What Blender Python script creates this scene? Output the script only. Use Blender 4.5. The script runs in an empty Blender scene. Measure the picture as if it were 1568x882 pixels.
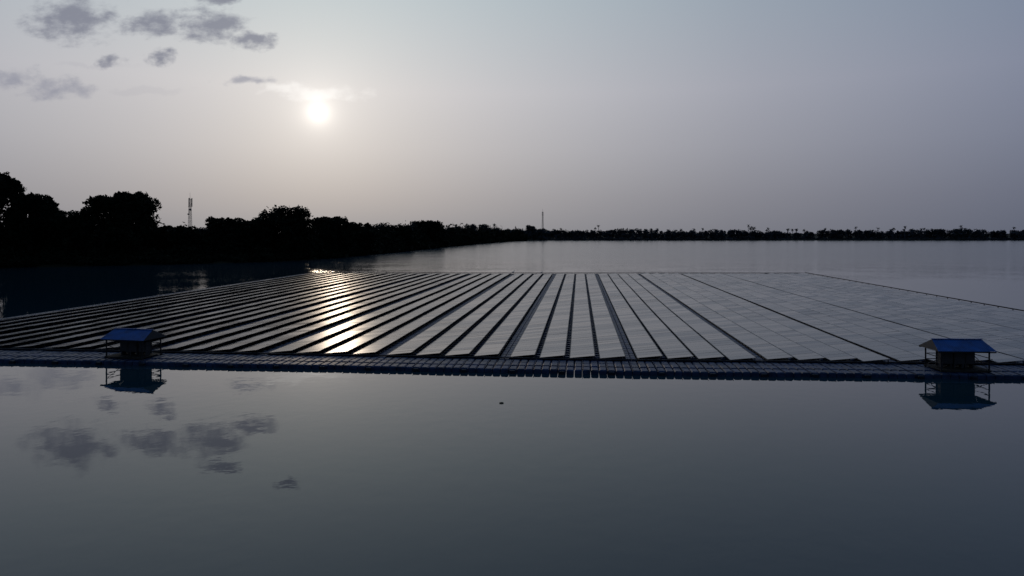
import bpy, math, random
import numpy as np
from mathutils import Vector, Matrix
random.seed(7); rng=np.random.default_rng(7)
sc=bpy.context.scene
F=1045.0; H=10.0; CX=784.0; HY=357.0   # focal (px of 1568 wide), camera height, horizon
def P(px,d): return (px-CX)/F*d

# ------------------------------------------------------------------ materials
def mat(name,col,rough=0.6,spec=0.5,metal=0.0,noise=None,ior=1.5):
    m=bpy.data.materials.new(name); m.use_nodes=True
    nt=m.node_tree; b=nt.nodes['Principled BSDF']
    b.inputs['Base Color'].default_value=(*col,1); b.inputs['Roughness'].default_value=rough
    b.inputs['Metallic'].default_value=metal; b.inputs['IOR'].default_value=ior
    b.inputs['Specular IOR Level'].default_value=spec
    if noise:
        sc_,amt=noise
        g=nt.nodes.new('ShaderNodeNewGeometry'); n=nt.nodes.new('ShaderNodeTexNoise')
        n.inputs['Scale'].default_value=sc_; n.inputs['Detail'].default_value=5
        nt.links.new(g.outputs['Position'],n.inputs['Vector'])
        r=nt.nodes.new('ShaderNodeValToRGB')
        r.color_ramp.elements[0].position=.3; r.color_ramp.elements[1].position=.7
        r.color_ramp.elements[0].color=(*[c*(1-amt) for c in col],1)
        r.color_ramp.elements[1].color=(*[min(1,c*(1+amt)) for c in col],1)
        nt.links.new(n.outputs['Fac'],r.inputs['Fac']); nt.links.new(r.outputs['Color'],b.inputs['Base Color'])
        rr=nt.nodes.new('ShaderNodeMapRange'); rr.inputs['To Min'].default_value=max(0,rough-.1); rr.inputs['To Max'].default_value=min(1,rough+.12)
        nt.links.new(n.outputs['Fac'],rr.inputs['Value']); nt.links.new(rr.outputs['Result'],b.inputs['Roughness'])
    return m
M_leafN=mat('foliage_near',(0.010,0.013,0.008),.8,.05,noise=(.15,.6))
M_leafHaze=mat('foliage_far_hazed',(0.040,0.045,0.052),.9,.05,noise=(.03,.4))  # distance haze painted in: base colour lightened for the far trees
M_bark=mat('bark',(0.015,0.012,0.010),.9,.05,noise=(2,.4))
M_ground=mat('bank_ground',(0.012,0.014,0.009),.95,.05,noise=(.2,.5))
M_float=mat('float_plastic',(0.008,0.011,0.020),.5,.22,noise=(1.3,.35))
M_walk=mat('walkway_float_plastic',(0.018,0.034,0.080),.5,.20,noise=(1.7,.5))
M_alu=mat('aluminium_frame',(0.022,0.022,0.027),.5,.25,.2)
M_steel=mat('galvanised_steel',(0.09,0.09,0.10),.6,.4,.3,noise=(3,.3))
M_dsteel=mat('dark_painted_steel',(0.02,0.02,0.024),.65,.2,noise=(5,.4))
M_cab=mat('cabinet_paint',(0.05,0.052,0.058),.6,.3,noise=(3,.2))
M_roof=mat('blue_roof_sheet',(0.012,0.068,0.235),.6,.18,noise=(1.5,.35))
M_wood=mat('weathered_plank',(0.03,0.028,0.026),.85,.1,noise=(4,.4))
M_bird=mat('egret_feather',(0.5,0.5,0.48),.8,.2,noise=(20,.1))
M_weed=mat('water_weed',(0.03,0.04,0.02),.8,.2,noise=(6,.4))

M_panel=bpy.data.materials.new('solar_glass'); M_panel.use_nodes=True
nt=M_panel.node_tree; b=nt.nodes['Principled BSDF']
a=nt.nodes.new('ShaderNodeAttribute'); a.attribute_name='tone'
mr=nt.nodes.new('ShaderNodeMapRange'); mr.inputs['To Min'].default_value=.18; mr.inputs['To Max'].default_value=.30
nt.links.new(a.outputs['Fac'],mr.inputs['Value']); nt.links.new(mr.outputs['Result'],b.inputs['Roughness'])
r=nt.nodes.new('ShaderNodeValToRGB')
r.color_ramp.elements[0].color=(.010,.012,.024,1); r.color_ramp.elements[1].color=(.050,.055,.078,1)
nt.links.new(a.outputs['Fac'],r.inputs['Fac']); nt.links.new(r.outputs['Color'],b.inputs['Base Color'])
b.inputs['IOR'].default_value=1.60

# water
M_water=bpy.data.materials.new('lake_water'); M_water.use_nodes=True
nt=M_water.node_tree; b=nt.nodes['Principled BSDF']; N=nt.nodes; L=nt.links
b.inputs['Base Color'].default_value=(0.008,0.029,0.042,1); b.inputs['IOR'].default_value=1.35
g=N.new('ShaderNodeNewGeometry'); sx=N.new('ShaderNodeSeparateXYZ'); L.new(g.outputs['Position'],sx.inputs[0])
def mrange(src,a0,a1,b0,b1):
    m=N.new('ShaderNodeMapRange'); m.interpolation_type='SMOOTHSTEP'
    m.inputs['From Min'].default_value=a0; m.inputs['From Max'].default_value=a1
    m.inputs['To Min'].default_value=b0; m.inputs['To Max'].default_value=b1
    L.new(src,m.inputs['Value']); return m.outputs['Result']
amp=mrange(sx.outputs['Y'],90,210,0.0055,0.085)
rgh=mrange(sx.outputs['Y'],60,320,0.010,0.17)
L.new(rgh,b.inputs['Roughness'])
n1=N.new('ShaderNodeTexNoise'); n1.inputs['Scale'].default_value=.9; n1.inputs['Detail'].default_value=3; n1.inputs['Roughness'].default_value=.45
L.new(g.outputs['Position'],n1.inputs['Vector'])
n2=N.new('ShaderNodeTexNoise'); n2.inputs['Scale'].default_value=.05; n2.inputs['Detail'].default_value=2
L.new(g.outputs['Position'],n2.inputs['Vector'])
patch=mrange(n2.outputs['Fac'],.35,.65,.5,1.3)
mu=N.new('ShaderNodeMath'); mu.operation='MULTIPLY'; L.new(amp,mu.inputs[0]); L.new(patch,mu.inputs[1])
mh=N.new('ShaderNodeMath'); mh.operation='MULTIPLY'; L.new(n1.outputs['Fac'],mh.inputs[0]); L.new(mu.outputs[0],mh.inputs[1])
bp=N.new('ShaderNodeBump'); bp.inputs['Strength'].default_value=1; bp.inputs['Distance'].default_value=1
L.new(mh.outputs[0],bp.inputs['Height']); L.new(bp.outputs['Normal'],b.inputs['Normal'])

# ------------------------------------------------------------------ mesh helper
class MB:
    def __init__(s): s.v=[]; s.f=[]; s.m=[]; s.t=[]
    def add(s,vs,fs,mi=0,tone=0.5):
        o=len(s.v); s.v.extend([tuple(x) for x in vs])
        for f in fs: s.f.append(tuple(i+o for i in f)); s.m.append(mi); s.t.append(tone)
    def box(s,x0,x1,y0,y1,z0,z1,mi=0):
        s.add([(x0,y0,z0),(x1,y0,z0),(x1,y1,z0),(x0,y1,z0),(x0,y0,z1),(x1,y0,z1),(x1,y1,z1),(x0,y1,z1)],
              [(0,3,2,1),(4,5,6,7),(0,1,5,4),(1,2,6,5),(2,3,7,6),(3,0,4,7)],mi)
    def float_(s,x0,x1,y0,y1,z0,z1,c=.05,mi=0):
        zc=z1-c; ri=[]
        for (e,z) in ((c*.6,z0),(0,z0+c),(0,zc),(c,z1)):
            ri+= [(x0+e,y0+e,z),(x1-e,y0+e,z),(x1-e,y1-e,z),(x0+e,y1-e,z)]
        fs=[(12,13,14,15)]
        for k in range(3):
            for i in range(4):
                j=(i+1)%4; fs.append((4*k+i,4*k+j,4*k+4+j,4*k+4+i))
        s.add(ri,fs,mi)
    def tube(s,a,b_,r0,r1,n=6,mi=0):
        a=Vector(a); b_=Vector(b_); d=(b_-a)
        if d.length<1e-6: return
        q=d.to_track_quat('Z','Y'); vs=[]
        for (p,r) in ((a,r0),(b_,r1)):
            for i in range(n):
                t=2*math.pi*i/n; vs.append(p+q@Vector((r*math.cos(t),r*math.sin(t),0)))
        fs=[(i,(i+1)%n,n+(i+1)%n,n+i) for i in range(n)]+[tuple(range(n-1,-1,-1)),tuple(range(n,2*n))]
        s.add(vs,fs,mi)
    def np_quads(s,V,mi=0):   # V (n,4,3)
        o=len(s.v); n=len(V); s.v.extend(map(tuple,V.reshape(-1,3).tolist()))
        for i in range(n):
            k=o+4*i; s.f.append((k,k+1,k+2,k+3)); s.m.append(mi); s.t.append(.5)
    def obj(s,name,mats,parent=None,tone=False):
        me=bpy.data.meshes.new(name); me.from_pydata(s.v,[],s.f)
        for m in mats: me.materials.append(m)
        me.polygons.foreach_set('material_index',s.m)
        if tone:
            at=me.attributes.new('tone','FLOAT','FACE'); at.data.foreach_set('value',s.t)
        me.update(); o=bpy.data.objects.new(name,me); sc.collection.objects.link(o)
        if parent: o.parent=parent
        return o
def empty(name,loc=(0,0,0),rz=0):
    e=bpy.data.objects.new(name,None); e.location=loc; e.rotation_euler=(0,0,rz); sc.collection.objects.link(e); return e

def leaves(centers,sizes):
    n=len(centers); c=np.asarray(centers); 
    a=rng.normal(size=(n,3)); a/=np.linalg.norm(a,axis=1)[:,None]
    b_=rng.normal(size=(n,3)); b_-= (b_*a).sum(1)[:,None]*a; b_/=np.linalg.norm(b_,axis=1)[:,None]
    s=np.asarray(sizes)[:,None]; w=s*rng.uniform(.35,.75,(n,1))
    return np.stack([c-a*s*.5, c+b_*w*.5, c+a*s*.5, c-b_*w*.5],axis=1)
def ball(n,r=1.0,shell=.0):
    a=rng.normal(size=(n,3)); a/=np.linalg.norm(a,axis=1)[:,None]
    return a*(rng.uniform(shell**3,1,(n,1))**(1/3))*r

# ------------------------------------------------------------------ world
SD=Vector((-0.284,1,0.177)).normalized()
elev=math.asin(SD.z); az=math.atan2(SD.x,SD.y)
w=bpy.data.worlds.new('World'); sc.world=w; w.use_nodes=True
nt=w.node_tree; N=nt.nodes; L=nt.links; N.clear()
out=N.new('ShaderNodeOutputWorld'); bg=N.new('ShaderNodeBackground'); L.new(bg.outputs[0],out.inputs[0])
tc=N.new('ShaderNodeTexCoord'); D=tc.outputs['Generated']
def sock(n,i,x):
    if isinstance(x,bpy.types.NodeSocket): L.new(x,n.inputs[i])
    else: n.inputs[i].default_value=x
def m_(op,a,b=0.0,c=None,clamp=False):
    n=N.new('ShaderNodeMath'); n.operation=op; n.use_clamp=clamp
    sock(n,0,a); sock(n,1,b)
    if c is not None: sock(n,2,c)
    return n.outputs[0]
def vm(op,a,b=None,o=0):
    n=N.new('ShaderNodeVectorMath'); n.operation=op; sock(n,0,a)
    if b is not None: sock(n,1,b)
    return n.outputs[o]
def ss(x,a,b,c,d):
    m=N.new('ShaderNodeMapRange'); m.interpolation_type='SMOOTHSTEP'
    for k,v in zip(('From Min','From Max','To Min','To Max'),(a,b,c,d)): m.inputs[k].default_value=v
    L.new(x,m.inputs['Value']); return m.outputs['Result']
def ramp(x,stops):
    r=N.new('ShaderNodeValToRGB'); e=r.color_ramp.elements
    while len(e)<len(stops): e.new(.5)
    for k,(p,c) in enumerate(stops): e[k].position=p
    for k,(p,c) in enumerate(stops): e[k].position=p; e[k].color=(*c,1)
    L.new(x,r.inputs['Fac']); return r.outputs['Color']
def mixc(fac,a,b,bt='MIX'):
    n=N.new('ShaderNodeMix'); n.data_type='RGBA'; n.blend_type=bt
    for k,v in ((0,fac),(6,a),(7,b)):
        if isinstance(v,bpy.types.NodeSocket): L.new(v,n.inputs[k])
        else: n.inputs[k].default_value=v if k==0 else (*v,1)
    return n.outputs[2]
dn=vm('NORMALIZE',D)
sep=N.new('ShaderNodeSeparateXYZ'); L.new(dn,sep.inputs[0]); X,Y,Z=sep.outputs
cosA=vm('DOT_PRODUCT',dn,tuple(SD),1)
ang=m_('ARCCOSINE',m_('MINIMUM',cosA,.9999999))
A=m_('DIVIDE',ang,1.6)
base=ramp(A,[(0,(.68,.665,.665)),(.0625,(.62,.61,.62)),(.125,(.57,.563,.585)),(.22,(.49,.49,.525)),(.375,(.36,.370,.428)),(.625,(.194,.222,.312)),(1,(.085,.112,.170))])
hz=ramp(Z,[(0,(.54,.535,.535)),(.05,(.65,.64,.64)),(.12,(.83,.825,.825)),(.2,(.97,.975,.98)),(.32,(.86,.98,1.0)),(.6,(.62,.84,1.0))])
col=mixc(1.0,base,hz,'MULTIPLY')
sky=N.new('ShaderNodeTexSky'); sky.sky_type='NISHITA'; sky.sun_disc=False
sky.sun_elevation=elev; sky.sun_rotation=az; sky.dust_density=4; sky.air_density=1
skc=N.new('ShaderNodeVectorMath'); skc.operation='SCALE'; L.new(sky.outputs[0],skc.inputs[0]); skc.inputs['Scale'].default_value=.0012
col=vm('ADD',col,skc.outputs[0])
# clouds
Ys=m_('MAXIMUM',Y,.05)
u=m_('DIVIDE',X,Ys); v=m_('DIVIDE',Z,Ys)
cb=N.new('ShaderNodeCombineXYZ'); L.new(u,cb.inputs[0]); L.new(v,cb.inputs[1]); p=cb.outputs[0]
nz=N.new('ShaderNodeTexNoise'); nz.inputs['Scale'].default_value=30; nz.inputs['Detail'].default_value=4; L.new(p,nz.inputs['Vector'])
dv=vm('SUBTRACT',nz.outputs['Color'],(.5,.5,.5)); dv=vm('MULTIPLY',dv,(.07,.030,0))
pd=vm('ADD',p,dv)
nf=N.new('ShaderNodeTexNoise'); nf.inputs['Scale'].default_value=1; nf.inputs['Detail'].default_value=5; nf.inputs['Roughness'].default_value=.6
L.new(vm('MULTIPLY',p,(26,50,1)),nf.inputs['Vector'])
def clouds(els,hi=.75):
    cur=None
    for (cx,cy,rx,ry) in els:
        c=((cx-CX)/F,(HY-cy)/F,0)
        q=vm('MULTIPLY',vm('SUBTRACT',pd,c),(F/rx,F/ry,0))
        e=m_('SUBTRACT',1.0,vm('LENGTH',q,None,1))
        cur=e if cur is None else m_('MAXIMUM',cur,e)
    d=m_('ADD',cur,m_('MULTIPLY',m_('SUBTRACT',nf.outputs['Fac'],.5),2.0))
    return m_('MULTIPLY',ss(d,.0,hi,0,1),ss(Y,.1,.3,0,1))
low=clouds([(25,122,50,22),(85,138,74,20),(378,123,48,10)],1.0)
dark=clouds([(170,92,32,14),(250,89,28,14),(110,30,92,44),(235,36,68,25),(325,40,64,33),(388,62,42,17),(335,0,42,14),(440,-27,22,11)],.9)
brt=clouds([(492,143,84,15),(435,136,54,12)],1.0)
wisp=clouds([(230,140,90,9),(160,100,90,6)])
col=mixc(m_('MULTIPLY',low,.66),col,(.24,.25,.32))
col=mixc(m_('MULTIPLY',dark,.82),col,(.19,.20,.26))
col=mixc(m_('MULTIPLY',wisp,.12),col,(.3,.3,.36))
col=mixc(m_('MULTIPLY',brt,.65),col,(.93,.90,.87))
def gl(k,s,c):
    g=m_('EXPONENT',m_('MULTIPLY',m_('POWER',m_('DIVIDE',ang,s),k),-1.0))
    n=N.new('ShaderNodeVectorMath'); n.operation='SCALE'; n.inputs[0].default_value=c; L.new(g,n.inputs['Scale']); return n.outputs[0]
for t in (gl(1.0,.060,(.17,.16,.145)),gl(.9,.0085,(1.25,1.15,1.03))):
    col=vm('ADD',col,t)
L.new(col,bg.inputs['Color']); bg.inputs['Strength'].default_value=1.0

sl=bpy.data.lights.new('sun','SUN'); sl.energy=.10; sl.angle=math.radians(1.5); sl.color=(1,.80,.60)
so=bpy.data.objects.new('sun',sl); so.rotation_euler=SD.to_track_quat('Z','Y').to_euler(); so.location=(-60,200,60); sc.collection.objects.link(so)

# ------------------------------------------------------------------ camera
cam=bpy.data.cameras.new('camera'); co=bpy.data.objects.new('camera',cam); sc.collection.objects.link(co); sc.camera=co
co.location=(0,0,H); co.rotation_euler=(math.radians(90),0,0)
cam.sensor_width=36; cam.lens=36*F/1568; cam.shift_y=-(441-HY)/1568; cam.clip_end=60000; cam.clip_start=.1

# ------------------------------------------------------------------ water and land
mb=MB(); mb.add([(-16000,-4000,0),(16000,-4000,0),(16000,16000,0),(-16000,16000,0)],[(0,1,2,3)]); mb.obj('lake_water',[M_water])
sh_px=[(-900,150),(-500,165),(-200,182),(0,196),(120,206),(250,216),(400,236),(460,250),(520,278),(600,350),(650,430),(700,545),(745,690),(790,870)]
def shore_d(px): return float(np.interp(px,[a for a,_ in sh_px],[b for _,b in sh_px]))
pts=[(-900,-600),(-700,-200),(-450,40)]
for px in np.linspace(-900,790,90):
    d=shore_d(px)*(1+.012*math.sin(px*.05)+random.uniform(-.006,.006)); pts.append((P(px,d),d))
for x in np.linspace(40,1400,60): pts.append((x,945+8*math.sin(x*.01)+random.uniform(-3,3)))
pts+= [(1800,800),(2200,300),(2500,-600)]
mb=MB(); rings=[]
for (x,y) in pts:
    r0=math.hypot(x,y); row=[]
    for (dr,z) in ((-1.5,-.4),(1.5,.5),(8,1.3),(60,1.8)): 
        k=(r0+dr)/r0; row.append((x*k,y*k,z+(random.uniform(-.15,.15) if z>0 else 0)))
    k=15500/r0; row.append((x*k,y*k,2)); rings.append(row)
vs=[q for row in rings for q in row]; fs=[]
for i in range(len(rings)-1):
    for j in range(4): fs.append((5*i+j,5*(i+1)+j,5*(i+1)+j+1,5*i+j+1))
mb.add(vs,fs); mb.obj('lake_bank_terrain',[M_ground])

# ------------------------------------------------------------------ floating solar array
TH=math.radians(5.64); O=(0,48.8,0)
arr=empty('floating_solar_panel_array',O,-TH)
def uf(v): return 0.0 if v<5 else .042*(v-5)
panels=MB(); floats=MB(); walks=MB()
G=9.75; v0=-59.5; WALK=.86; NW=.32
SP=(G-WALK-3*NW)/4; T=math.radians(6.0); ML=1.06
def rear(v): return 112.3+.094*v
for gi in range(12):
    g0=v0+gi*G; us=4.0+uf(g0+G/2)
    ur=rear(g0+G/2)+random.choice([-1.06,0,0,1.06])
    for row in range(2):
        k=us-.3
        while k<ur:
            zz=.30+random.uniform(-.01,.01)
            walks.float_(g0-WALK/2+row*.43+.015,g0-WALK/2+row*.43+.41,k+.03,k+1.0,-.15,zz,.04); k+=1.06
    for s in range(4):
        a0=g0+WALK/2+s*(SP+NW); a1=a0+SP
        s0=us+random.uniform(-.12,.12); nmod=int((ur-s0)/ML)
        for k in range(nmod):
            y0=s0+k*ML+.016; y1=s0+(k+1)*ML-.016
            w_=.014*math.sin(k*.13+gi)+.007*math.sin(k*.41+s)
            zl=.43+w_+random.uniform(-.002,.002); zh=zl+SP*math.sin(T)+random.uniform(-.006,.006)
            dy=random.uniform(-.0024,.0024); xh=a0+SP*math.cos(T)
            vs=[]
            for dz in (-.04,0):
                vs+= [(a0,y0,zl+dz-dy),(xh,y0,zh+dz-dy),(xh,y1,zh+dz+dy),(a0,y1,zl+dz+dy)]
            def lp(p_,q_,t): return tuple(p_[i]+(q_[i]-p_[i])*t for i in range(3))
            e=.03; A0,B0,C0,D0=vs[4:8]
            e1,e2,e3,e4=lp(A0,B0,e),lp(A0,B0,1-e),lp(D0,C0,1-e),lp(D0,C0,e)
            panels.add([e1,e2,e3,e4],[(0,1,2,3)],0,random.random())
            panels.add([A0,e1,e4,D0],[(0,1,2,3)],1); panels.add([e2,B0,C0,e3],[(0,1,2,3)],1)
            panels.add(vs,[(0,3,2,1),(0,1,5,4),(1,2,6,5),(2,3,7,6),(3,0,4,7)],1)
            floats.float_(a0+.12,a1-.12,y0+.14,y1-.14,-.15,.30,.05)
            floats.box(xh-.10,xh-.05,y0+.2,y0+.26,.2,zh-.045)
            if s<3: floats.float_(a1-.10,a1+NW+.10,y0+.30,y0+.66,.05,.27,.03,1)
for (vv) in (v0-.95,v0+12*G-.35,v0+12*G+.25):
    k=2.5
    while k<rear(vv):
        walks.float_(vv,vv+.55,k,k+1.1,-.15,.33,.05); k+=1.15
k=v0-.9
while k<v0+12*G+.8:
    walks.float_(k,k+.55,rear(k)+.9,rear(k)+1.6,-.15,.36,.05); k+=.6
k=-88.0; i=0
while k<v0+12*G+3:
    f=uf(k)+.05*math.sin(k*.35)+.03*math.sin(k*1.3)
    for row in range(3):
        z=.30+random.uniform(-.015,.015)
        a=f+row*1.24
        walks.float_(k+.025,k+.555,a+.03,a+1.17,-.15,z+(.03 if row==1 else 0),.07)
    if i%6==0: floats.float_(k+.1,k+.48,f-.22,f-.02,-.1,.22,.04)
    if i%3==0: walks.box(k-.01,k+.02,f+.1,f+3.6,.30,.345)
    k+=.585; i+=1
tr=MB(); k=-60
while k<57:
    f0=uf(k)+3.70; f1=uf(k+3)+3.70
    tr.tube((k,f0,.40),(k+3,f1,.40),.055,.055,6); tr.tube((k,f0+.16,.39),(k+3,f1+.16,.39),.04,.04,6); k+=3
tr.obj('cable_conduit',[M_dsteel],arr)
# added dark strip on short legs, drawing the two outer edges as lines
edge_strip=MB(); re=v0+12*G+.35
k=8.0
while k<rear(re)+1:
    edge_strip.box(re,re+.18,k,k+2.98,.62,.74); edge_strip.box(re+.05,re+.12,k+.1,k+.2,.3,.618); k+=3
k=v0
while k<v0+12*G-.2:
    y=rear(k+1.5)+1.15; k2=min(k+2.98,re); edge_strip.box(k,k2,y,y+.2,.50,.64); edge_strip.box(k+.1,k+.2,y+.05,y+.13,.3,.498); k+=3
edge_strip.obj('added_edge_strip',[M_dsteel],arr)
panels.obj('solar_modules',[M_panel,M_alu],arr,tone=True)
floats.obj('module_floats',[M_float,M_walk],arr); walks.obj('walkway_floats',[M_walk],arr)

# ------------------------------------------------------------------ equipment shelters
def shelter(px,d,rz):
    e=empty('equipment_shelter',(P(px,d),d,0),-TH+rz)
    def part(fn,name,mats):
        m=MB(); fn(m); return m.obj(name,mats,e)
    hw,hd=1.62,.98
    def floor(m):
        for i in range(12): m.box(-1.7+i*.285,-1.7+i*.285+.27,-1.1,1.1,.42,.46)
        m.box(-1.7,1.7,-1.1,-1.03,.34,.418); m.box(-1.7,1.7,1.03,1.1,.34,.418)
    part(floor,'platform',[M_wood])
    def posts(m):
        for x in (-hw,0.0,hw):
            for y in (-hd,hd):
                if x==0 and y<0: continue
                m.tube((x,y,.0),(x,y,1.80),.055,.055,8)
        for y in (-hd,hd): m.tube((-hw,y,1.78),(hw,y,1.78),.04,.04)
        for x in (-hw,hw): m.tube((x,-hd,1.78),(x,hd,1.78),.04,.04); m.tube((x,-hd,1.78),(x,0,2.36),.035,.035); m.tube((x,hd,1.78),(x,0,2.36),.035,.035)
        for (a,b_) in (((-hw,hd),(hw,hd)),((-hw,-hd),(-hw,hd)),((hw,-hd),(hw,hd))):
            for z in (.9,1.3): m.tube((*a,z),(*b_,z),.028,.028)
        m.tube((-hw,-hd,.95),(-.9,-hd,.95),.028,.028)
        m.tube((hw,-hd,.46),(hw,hd,1.3),.025,.025); m.tube((-hw,-hd,1.3),(-hw,hd,.46),.025,.025)
    part(posts,'posts_and_rails',[M_dsteel])
    def cab(m):
        for (x0,x1,z1,y0) in ((-1.15,-.35,1.62,-.15),(-.30,.45,1.66,-.2),(.50,1.20,1.5,-.1)):
            m.box(x0,x1,y0,y0+.55,.72,z1); m.box(x0+.05,x1-.05,y0-.03,y0-.002,.78,z1-.06)
            m.box(x0+.05,x0+.12,y0+.05,y0+.5,.46,.718); m.box(x1-.12,x1-.05,y0+.05,y0+.5,.46,.718)
            m.box(x1-.16,x1-.12,y0-.06,y0-.032,1.1,1.25)
            for q in range(4): m.box(x0+.12,x1-.2,y0-.045,y0-.032,.85+q*.05,.87+q*.05)
        m.box(-1.2,1.25,.42,.47,.5,1.72)
        m.tube((.1,-.45,.46),(.1,-.45,1.0),.02,.02); m.tube((-.8,-.2,.46),(-.6,-.5,.44),.03,.03)
    part(cab,'inverter_cabinets',[M_cab])
    def roof(m):
        n=56; eh=1.98; rh=1.72; ed=1.28
        for sgn in (-1,1):
            top=[];bot=[]
            for i in range(n+1):
                t=i/n*2-1; o=.022*(i%2)
                top.append((t*rh,sgn*.01,2.45+o)); bot.append((t*eh,sgn*ed,1.80+o))
            vs=top+bot; fs=[(i,i+1,n+2+i,n+1+i) for i in range(n)]; m.add(vs,fs)
        m.box(-rh-.03,rh+.03,-.09,.09,2.472,2.50)
        for sx_ in (-1,1):
            m.add([(sx_*rh,0,2.44),(sx_*eh,-ed,1.79),(sx_*eh,ed,1.79)],[(0,1,2)],1)
        for sgn in (-1,1):
            y=sgn*(ed-.03); m.box(-eh+.04,eh-.04,min(y,y-.03*sgn),max(y,y-.03*sgn),1.70,1.785,1)
    part(roof,'roof',[M_roof,M_dsteel])
    return e
shelter(205,53.6,math.radians(-7)); shelter(1465,48.5,math.radians(3))
# ------------------------------------------------------------------ trees
def tree(px,wpx,topy,back):
    """crown spans wpx wide; a broad irregular dome over a short forked trunk"""
    d=shore_d(px)+back; x=P(px,d); Ht=H+(HY-topy)*d/F; Wd=wpx*1.14*d/F; R=Wd/2
    m=MB(); z0=.9; base=Vector((x,d,z0)); cb=max(Ht*.20,Ht-Wd*1.1)
    th=cb+.1*Ht; r0=.03*Ht
    mid=base+Vector((random.uniform(-.5,.5),0,th*.5)); fork=base+Vector((random.uniform(-.8,.8),random.uniform(-.5,.5),th))
    m.tube(base,mid,r0*1.2,r0*.9,9,1); m.tube(mid,fork,r0*.9,r0*.75,9,1)
    lobes=[]; ch=Ht-cb
    off=random.uniform(-.2,.2)*R
    for i in range(22):
        u_=random.random(); hh=u_**.75
        prof=math.sqrt(max(0,1-((hh-.42)/.72)**2))
        lr=R*random.uniform(.24,.42)
        rad=max(0,R*prof-lr*.7)*random.uniform(.7,1.0); t=random.uniform(0,6.283)
        c=Vector((x+math.cos(t)*rad+off*hh,d+math.sin(t)*rad,cb+ch*hh))
        c.z=min(c.z,Ht-lr*random.uniform(.9,1.2)); lobes.append((c,lr))
    lobes.append((Vector((x+off,d,Ht-R*.45)),R*.45)); lobes.append((Vector((x,d,cb+ch*.45)),R*.65))
    for sg in (-1,1):
        lobes.append((Vector((x+sg*R*.60,d,cb+ch*random.uniform(.35,.5))),R*.40))
        lobes.append((Vector((x+sg*R*.48,d,cb+ch*random.uniform(.60,.72))),R*.36))
    for li,(c,lr) in enumerate(lobes):
        k=fork.lerp(c,.5)+Vector((0,0,-.03*Ht)); m.tube(fork,k,r0*.4,r0*.24,6,1); m.tube(k,c,r0*.24,r0*.06,5,1)
        ns=15; dirs=ball(ns,1,.75)
        for q in range(ns):
            o_=Vector(dirs[q])*lr*.85; sr=lr*random.uniform(.18,.40)
            n=30; cs=ball(n,sr,.1)*np.array([1.1,1,.7])+np.array(c+o_)
            m.np_quads(leaves(cs,rng.uniform(.4,.95,n)*(d/220)**.5))
        n=110; cs=ball(n,lr*.9)+np.array(c); m.np_quads(leaves(cs,rng.uniform(.9,1.9,n)))
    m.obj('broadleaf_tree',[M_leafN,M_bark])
for t in [(-200,130,270,12),(-120,110,262,10),(-60,90,274,14),(-10,80,262,9),(48,62,295,8),(100,84,319,12),(158,74,299,7),(203,72,292,10),
          (264,72,345,16),(350,72,332,10),(386,52,336,14),(434,88,314,9),(508,64,331,9),(549,48,340,9),(608,46,344,18),(652,54,337,22)]:
    tree(*t)
m=MB()
for px in np.concatenate([np.linspace(-700,-40,50),np.linspace(-40,560,230),np.linspace(560,800,150)]):
    ds=shore_d(px)
    for row in range(4):
        d=ds*(1+random.uniform(0,.012))+[1.0,6,13,20][row]+random.uniform(-1,2); sc_=d/220
        hh=[2.0,4.5,7.5,9.5][row]*random.uniform(.6,1.30)*min(1.5,sc_**.5)
        if row==3 and px<245: hh=(H+(HY-random.uniform(322,344))*d/F)*.95
        x=P(px+random.uniform(-3,3),d)
        r_=random.uniform(1.8,3.4)*sc_**.6
        n=90; cs=ball(n,1,.3)*np.array([r_*1.2,r_,hh*.55])+np.array([x,d,.4+hh*.5])
        m.np_quads(leaves(cs,rng.uniform(.5,1.5,n)*sc_**.6))
        n=26; cs=ball(n,1)*np.array([r_,r_*.5,hh*.4])+np.array([x,d,.3+hh*.4])
        m.np_quads(leaves(cs,rng.uniform(2,3.4,n)*sc_**.6))
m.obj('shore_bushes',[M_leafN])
m=MB()
for i in range(125):
    px=random.uniform(250,830); d=max(shore_d(min(px,790))+random.uniform(20,90),330) if px<780 else random.uniform(930,990)
    top=random.choice([random.uniform(350,354),random.uniform(342,351)]) if px>560 else random.uniform(347,353)
    Ht=H+(HY-top)*d/F; x=P(px,d); r_=random.uniform(6,11)*d/1045*.9+1
    for q in range(5):
        n=60; lr=r_*random.uniform(.4,.6); c=np.array([x+random.uniform(-.6,.6)*r_,d+random.uniform(-.5,.5)*r_,Ht-lr*random.uniform(.8,1.6)])
        m.np_quads(leaves(ball(n,lr,.2)+c,rng.uniform(.8,2.0,n)*d/600))
    n=90; cs=ball(n,1)*np.array([r_*.9,r_*.6,Ht*.46])+np.array([x,d,Ht*.42]); m.np_quads(leaves(cs,rng.uniform(2,4,n)*d/600))
    m.tube((x,d,1),(x,d,Ht*.6),.35,.2,5)
m.obj('distant_trees_on_bank',[M_leafHaze])
m=MB()
x=-60.0
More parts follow.
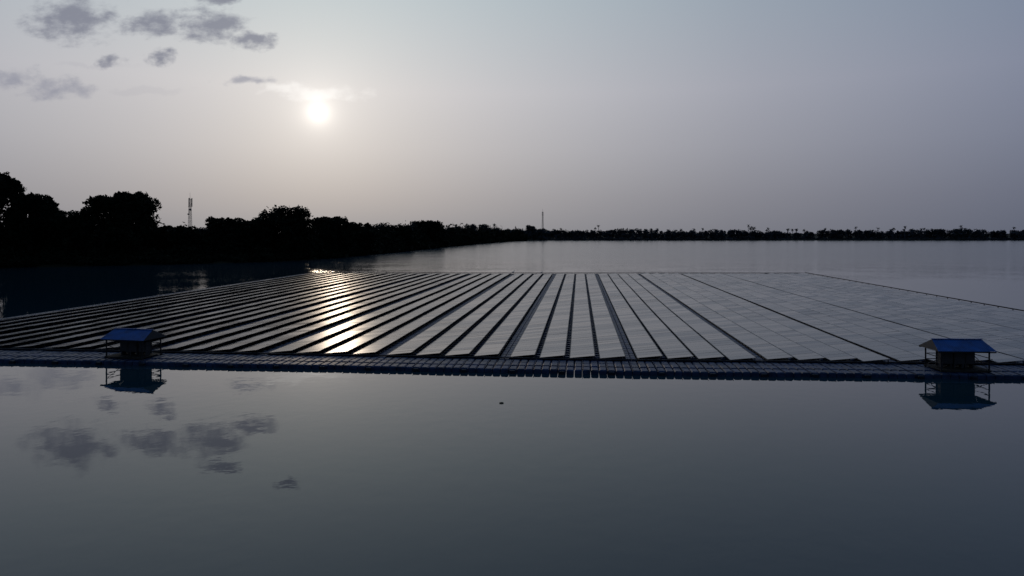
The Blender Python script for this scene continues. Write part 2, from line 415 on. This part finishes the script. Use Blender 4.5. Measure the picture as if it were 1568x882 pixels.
while x<1450:
    d=958+random.uniform(0,35); big=.5+.5*math.sin(x*.013)+.5*math.sin(x*.041+1)
    Ht=H+(1.8+1.8*big+random.uniform(-1.3,2.6))*d/F+.6; r_=random.uniform(4,8)
    for q in range(3):
        n=42; lr=r_*random.uniform(.4,.65); c=np.array([x+random.uniform(-.7,.7)*r_,d,Ht-lr*random.uniform(.8,1.6)])
        m.np_quads(leaves(ball(n,lr,.1)+c,rng.uniform(1.2,2.8,n)))
    n=60; cs=ball(n,1)*np.array([r_*1.1,r_*.6,Ht*.52])+np.array([x,d,Ht*.42]); m.np_quads(leaves(cs,rng.uniform(2.5,5,n)))
    n=24; cs=ball(n,1)*np.array([r_*1.1,2,1.8])+np.array([x,949,1.7]); m.np_quads(leaves(cs,rng.uniform(1.5,3,n)))
    x+=random.uniform(2.5,5)
m.obj('distant_tree_line',[M_leafHaze])
m=MB()
def palm(px,top,d):
    x=P(px,d); Ht=H+(HY-top)*d/F; lean=random.uniform(-1.2,1.2)
    m.tube((x,d,1),(x+lean*.4,d,Ht*.55),.42,.34,6,1); m.tube((x+lean*.4,d,Ht*.55),(x+lean,d,Ht-1.5),.34,.28,6,1)
    c=Vector((x+lean,d,Ht-1.5))
    for i in range(15):
        a=i/15*6.28+random.uniform(-.2,.2); el=random.uniform(-.6,1.2); Ln=random.uniform(2.4,3.6); pr=c.copy()
        for s in range(4):
            e2=el-s*.38; st=Vector((math.cos(a)*math.cos(e2),math.sin(a)*math.cos(e2),math.sin(e2)))*Ln/4
            q=pr+st; wv=Vector((-math.sin(a),math.cos(a),0))*(.45,.6,.5,.25)[s]; wn=wv*.8
            m.add([pr-wv,pr+wv+Vector((0,0,-.25)),q+wn+Vector((0,0,-.25)),q-wn],[(0,1,2,3)]); pr=q
for (px,top) in [(917,344),(912,348),(1145,344),(1151,346),(1155,347),(1310,347),(1385,346),(1470,345),(1552,347),(1640,347),(1150,348),(1075,349),(860,349),(700,345),(715,344),(757,342),(730,346),(688,346)]:
    palm(px,top,random.uniform(955,985) if px>800 else shore_d(px)+random.uniform(25,60))
for i in range(42): palm(random.choice([random.uniform(800,1640),random.gauss(1190,25),random.gauss(1400,30),random.gauss(1020,20)]),random.uniform(348,351.5),random.uniform(955,990))
m.obj('distant_palm_trees',[M_leafHaze,M_leafHaze])

# ------------------------------------------------------------------ towers
def tower(px,top,d,wb,wt,r,name='cell_tower'):
    e=empty(name,(P(px,d),d,0)); Ht=H+(HY-top)*d/F
    m=MB(); n=14; mast=Ht*.90
    def c(i,k):
        z=1+ (mast-1)*i/n; h=(wb+(wt-wb)*min(1,i/n*1.25))/2
        return ((-h,h,h,-h)[k],(-h,-h,h,h)[k],z)
    for i in range(n):
        for k in range(4):
            j=(k+1)%4
            m.tube(c(i,k),c(i+1,k),r,r,5); m.tube(c(i,k),c(i+1,j),r*.6,r*.6,4); m.tube(c(i,j),c(i+1,k),r*.6,r*.6,4); m.tube(c(i+1,k),c(i+1,j),r*.6,r*.6,4)
    m.tube((0,0,mast),(0,0,Ht),r*1.1,r*.5,6); m.obj('lattice_mast',[M_steel],e)
    a=MB()
    for z in (mast*.98,mast*.90):
        for t in (0,2.1,4.2):
            x,y=math.cos(t+.5)*(wt*.5+.35),math.sin(t+.5)*(wt*.5+.35)
            a.box(x-.17,x+.17,y-.12,y+.12,z-1.2,z+.9); a.tube((0,0,z),(x,y,z),.06,.06,5)
    a.tube((wt/2,-.6,mast*.8),(wt/2,-1.0,mast*.8),.5,.5,12); a.tube((-wt/2-.1,-.4,mast*.72),(-wt/2-.1,-.8,mast*.72),.35,.35,12)
    a.box(-wt*.7,wt*.7,-wt*.7,wt*.7,mast*.86,mast*.865)
    a.obj('antenna_panels',[M_steel],e)
tower(291,295,330,1.9,.95,.06); tower(831,320,1005,3.0,1.5,.18)
m=MB(); dd=480; m.tube((P(592,dd),dd,1),(P(592,dd),dd,H+17*dd/F),.22,.12,8); zt=H+15*dd/F
m.box(P(592,dd)-.7,P(592,dd)+.7,dd-.08,dd+.08,zt,zt+.15); m.obj('utility_pole',[M_steel])

# ------------------------------------------------------------------ birds and floating weed
def bird(px,d,z,sc_=1.0):
    m=MB(); x=P(px,d)
    def ell(c,rx,ry,rz,n=10,k=6):
        vs=[];fs=[]
        for i in range(k+1):
            ph=math.pi*i/k
            for j in range(n):
                t=2*math.pi*j/n; vs.append((c[0]+rx*math.sin(ph)*math.cos(t),c[1]+ry*math.sin(ph)*math.sin(t),c[2]+rz*math.cos(ph)))
        for i in range(k):
            for j in range(n): fs.append((i*n+j,(i+1)*n+j,(i+1)*n+(j+1)%n,i*n+(j+1)%n))
        m.add(vs,fs)
    s=sc_; ell((0,0,.42*s),.22*s,.10*s,.11*s); ell((.20*s,0,.80*s),.065*s,.045*s,.045*s)
    m.tube((.12*s,0,.46*s),(.22*s,0,.62*s),.05*s,.035*s); m.tube((.22*s,0,.62*s),(.17*s,0,.80*s),.035*s,.03*s)
    m.tube((.24*s,0,.80*s),(.38*s,0,.78*s),.02*s,.005*s); m.tube((-.15*s,0,.42*s),(-.36*s,0,.36*s),.06*s,.02*s)
    for q in (-.04,.04): m.tube((0,q*s,.36*s),(.02*s,q*s,.18*s),.014*s,.01*s); m.tube((.02*s,q*s,.18*s),(-.01*s,q*s,0),.01*s,.01*s)
    o=m.obj('egret',[M_bird]); o.location=(x,d,z); return o
bird(786,161.3,.36,1.1); bird(829,160.8,.36,.9)
m=MB(); cs=ball(50,1)*np.array([.14,.2,.02])+np.array([P(768,40.1),40.1,.01]); m.np_quads(leaves(cs,rng.uniform(.05,.12,50)))
m.obj('floating_weed',[M_weed])

sc.view_settings.view_transform='Standard'; sc.view_settings.look='None'; sc.view_settings.exposure=0
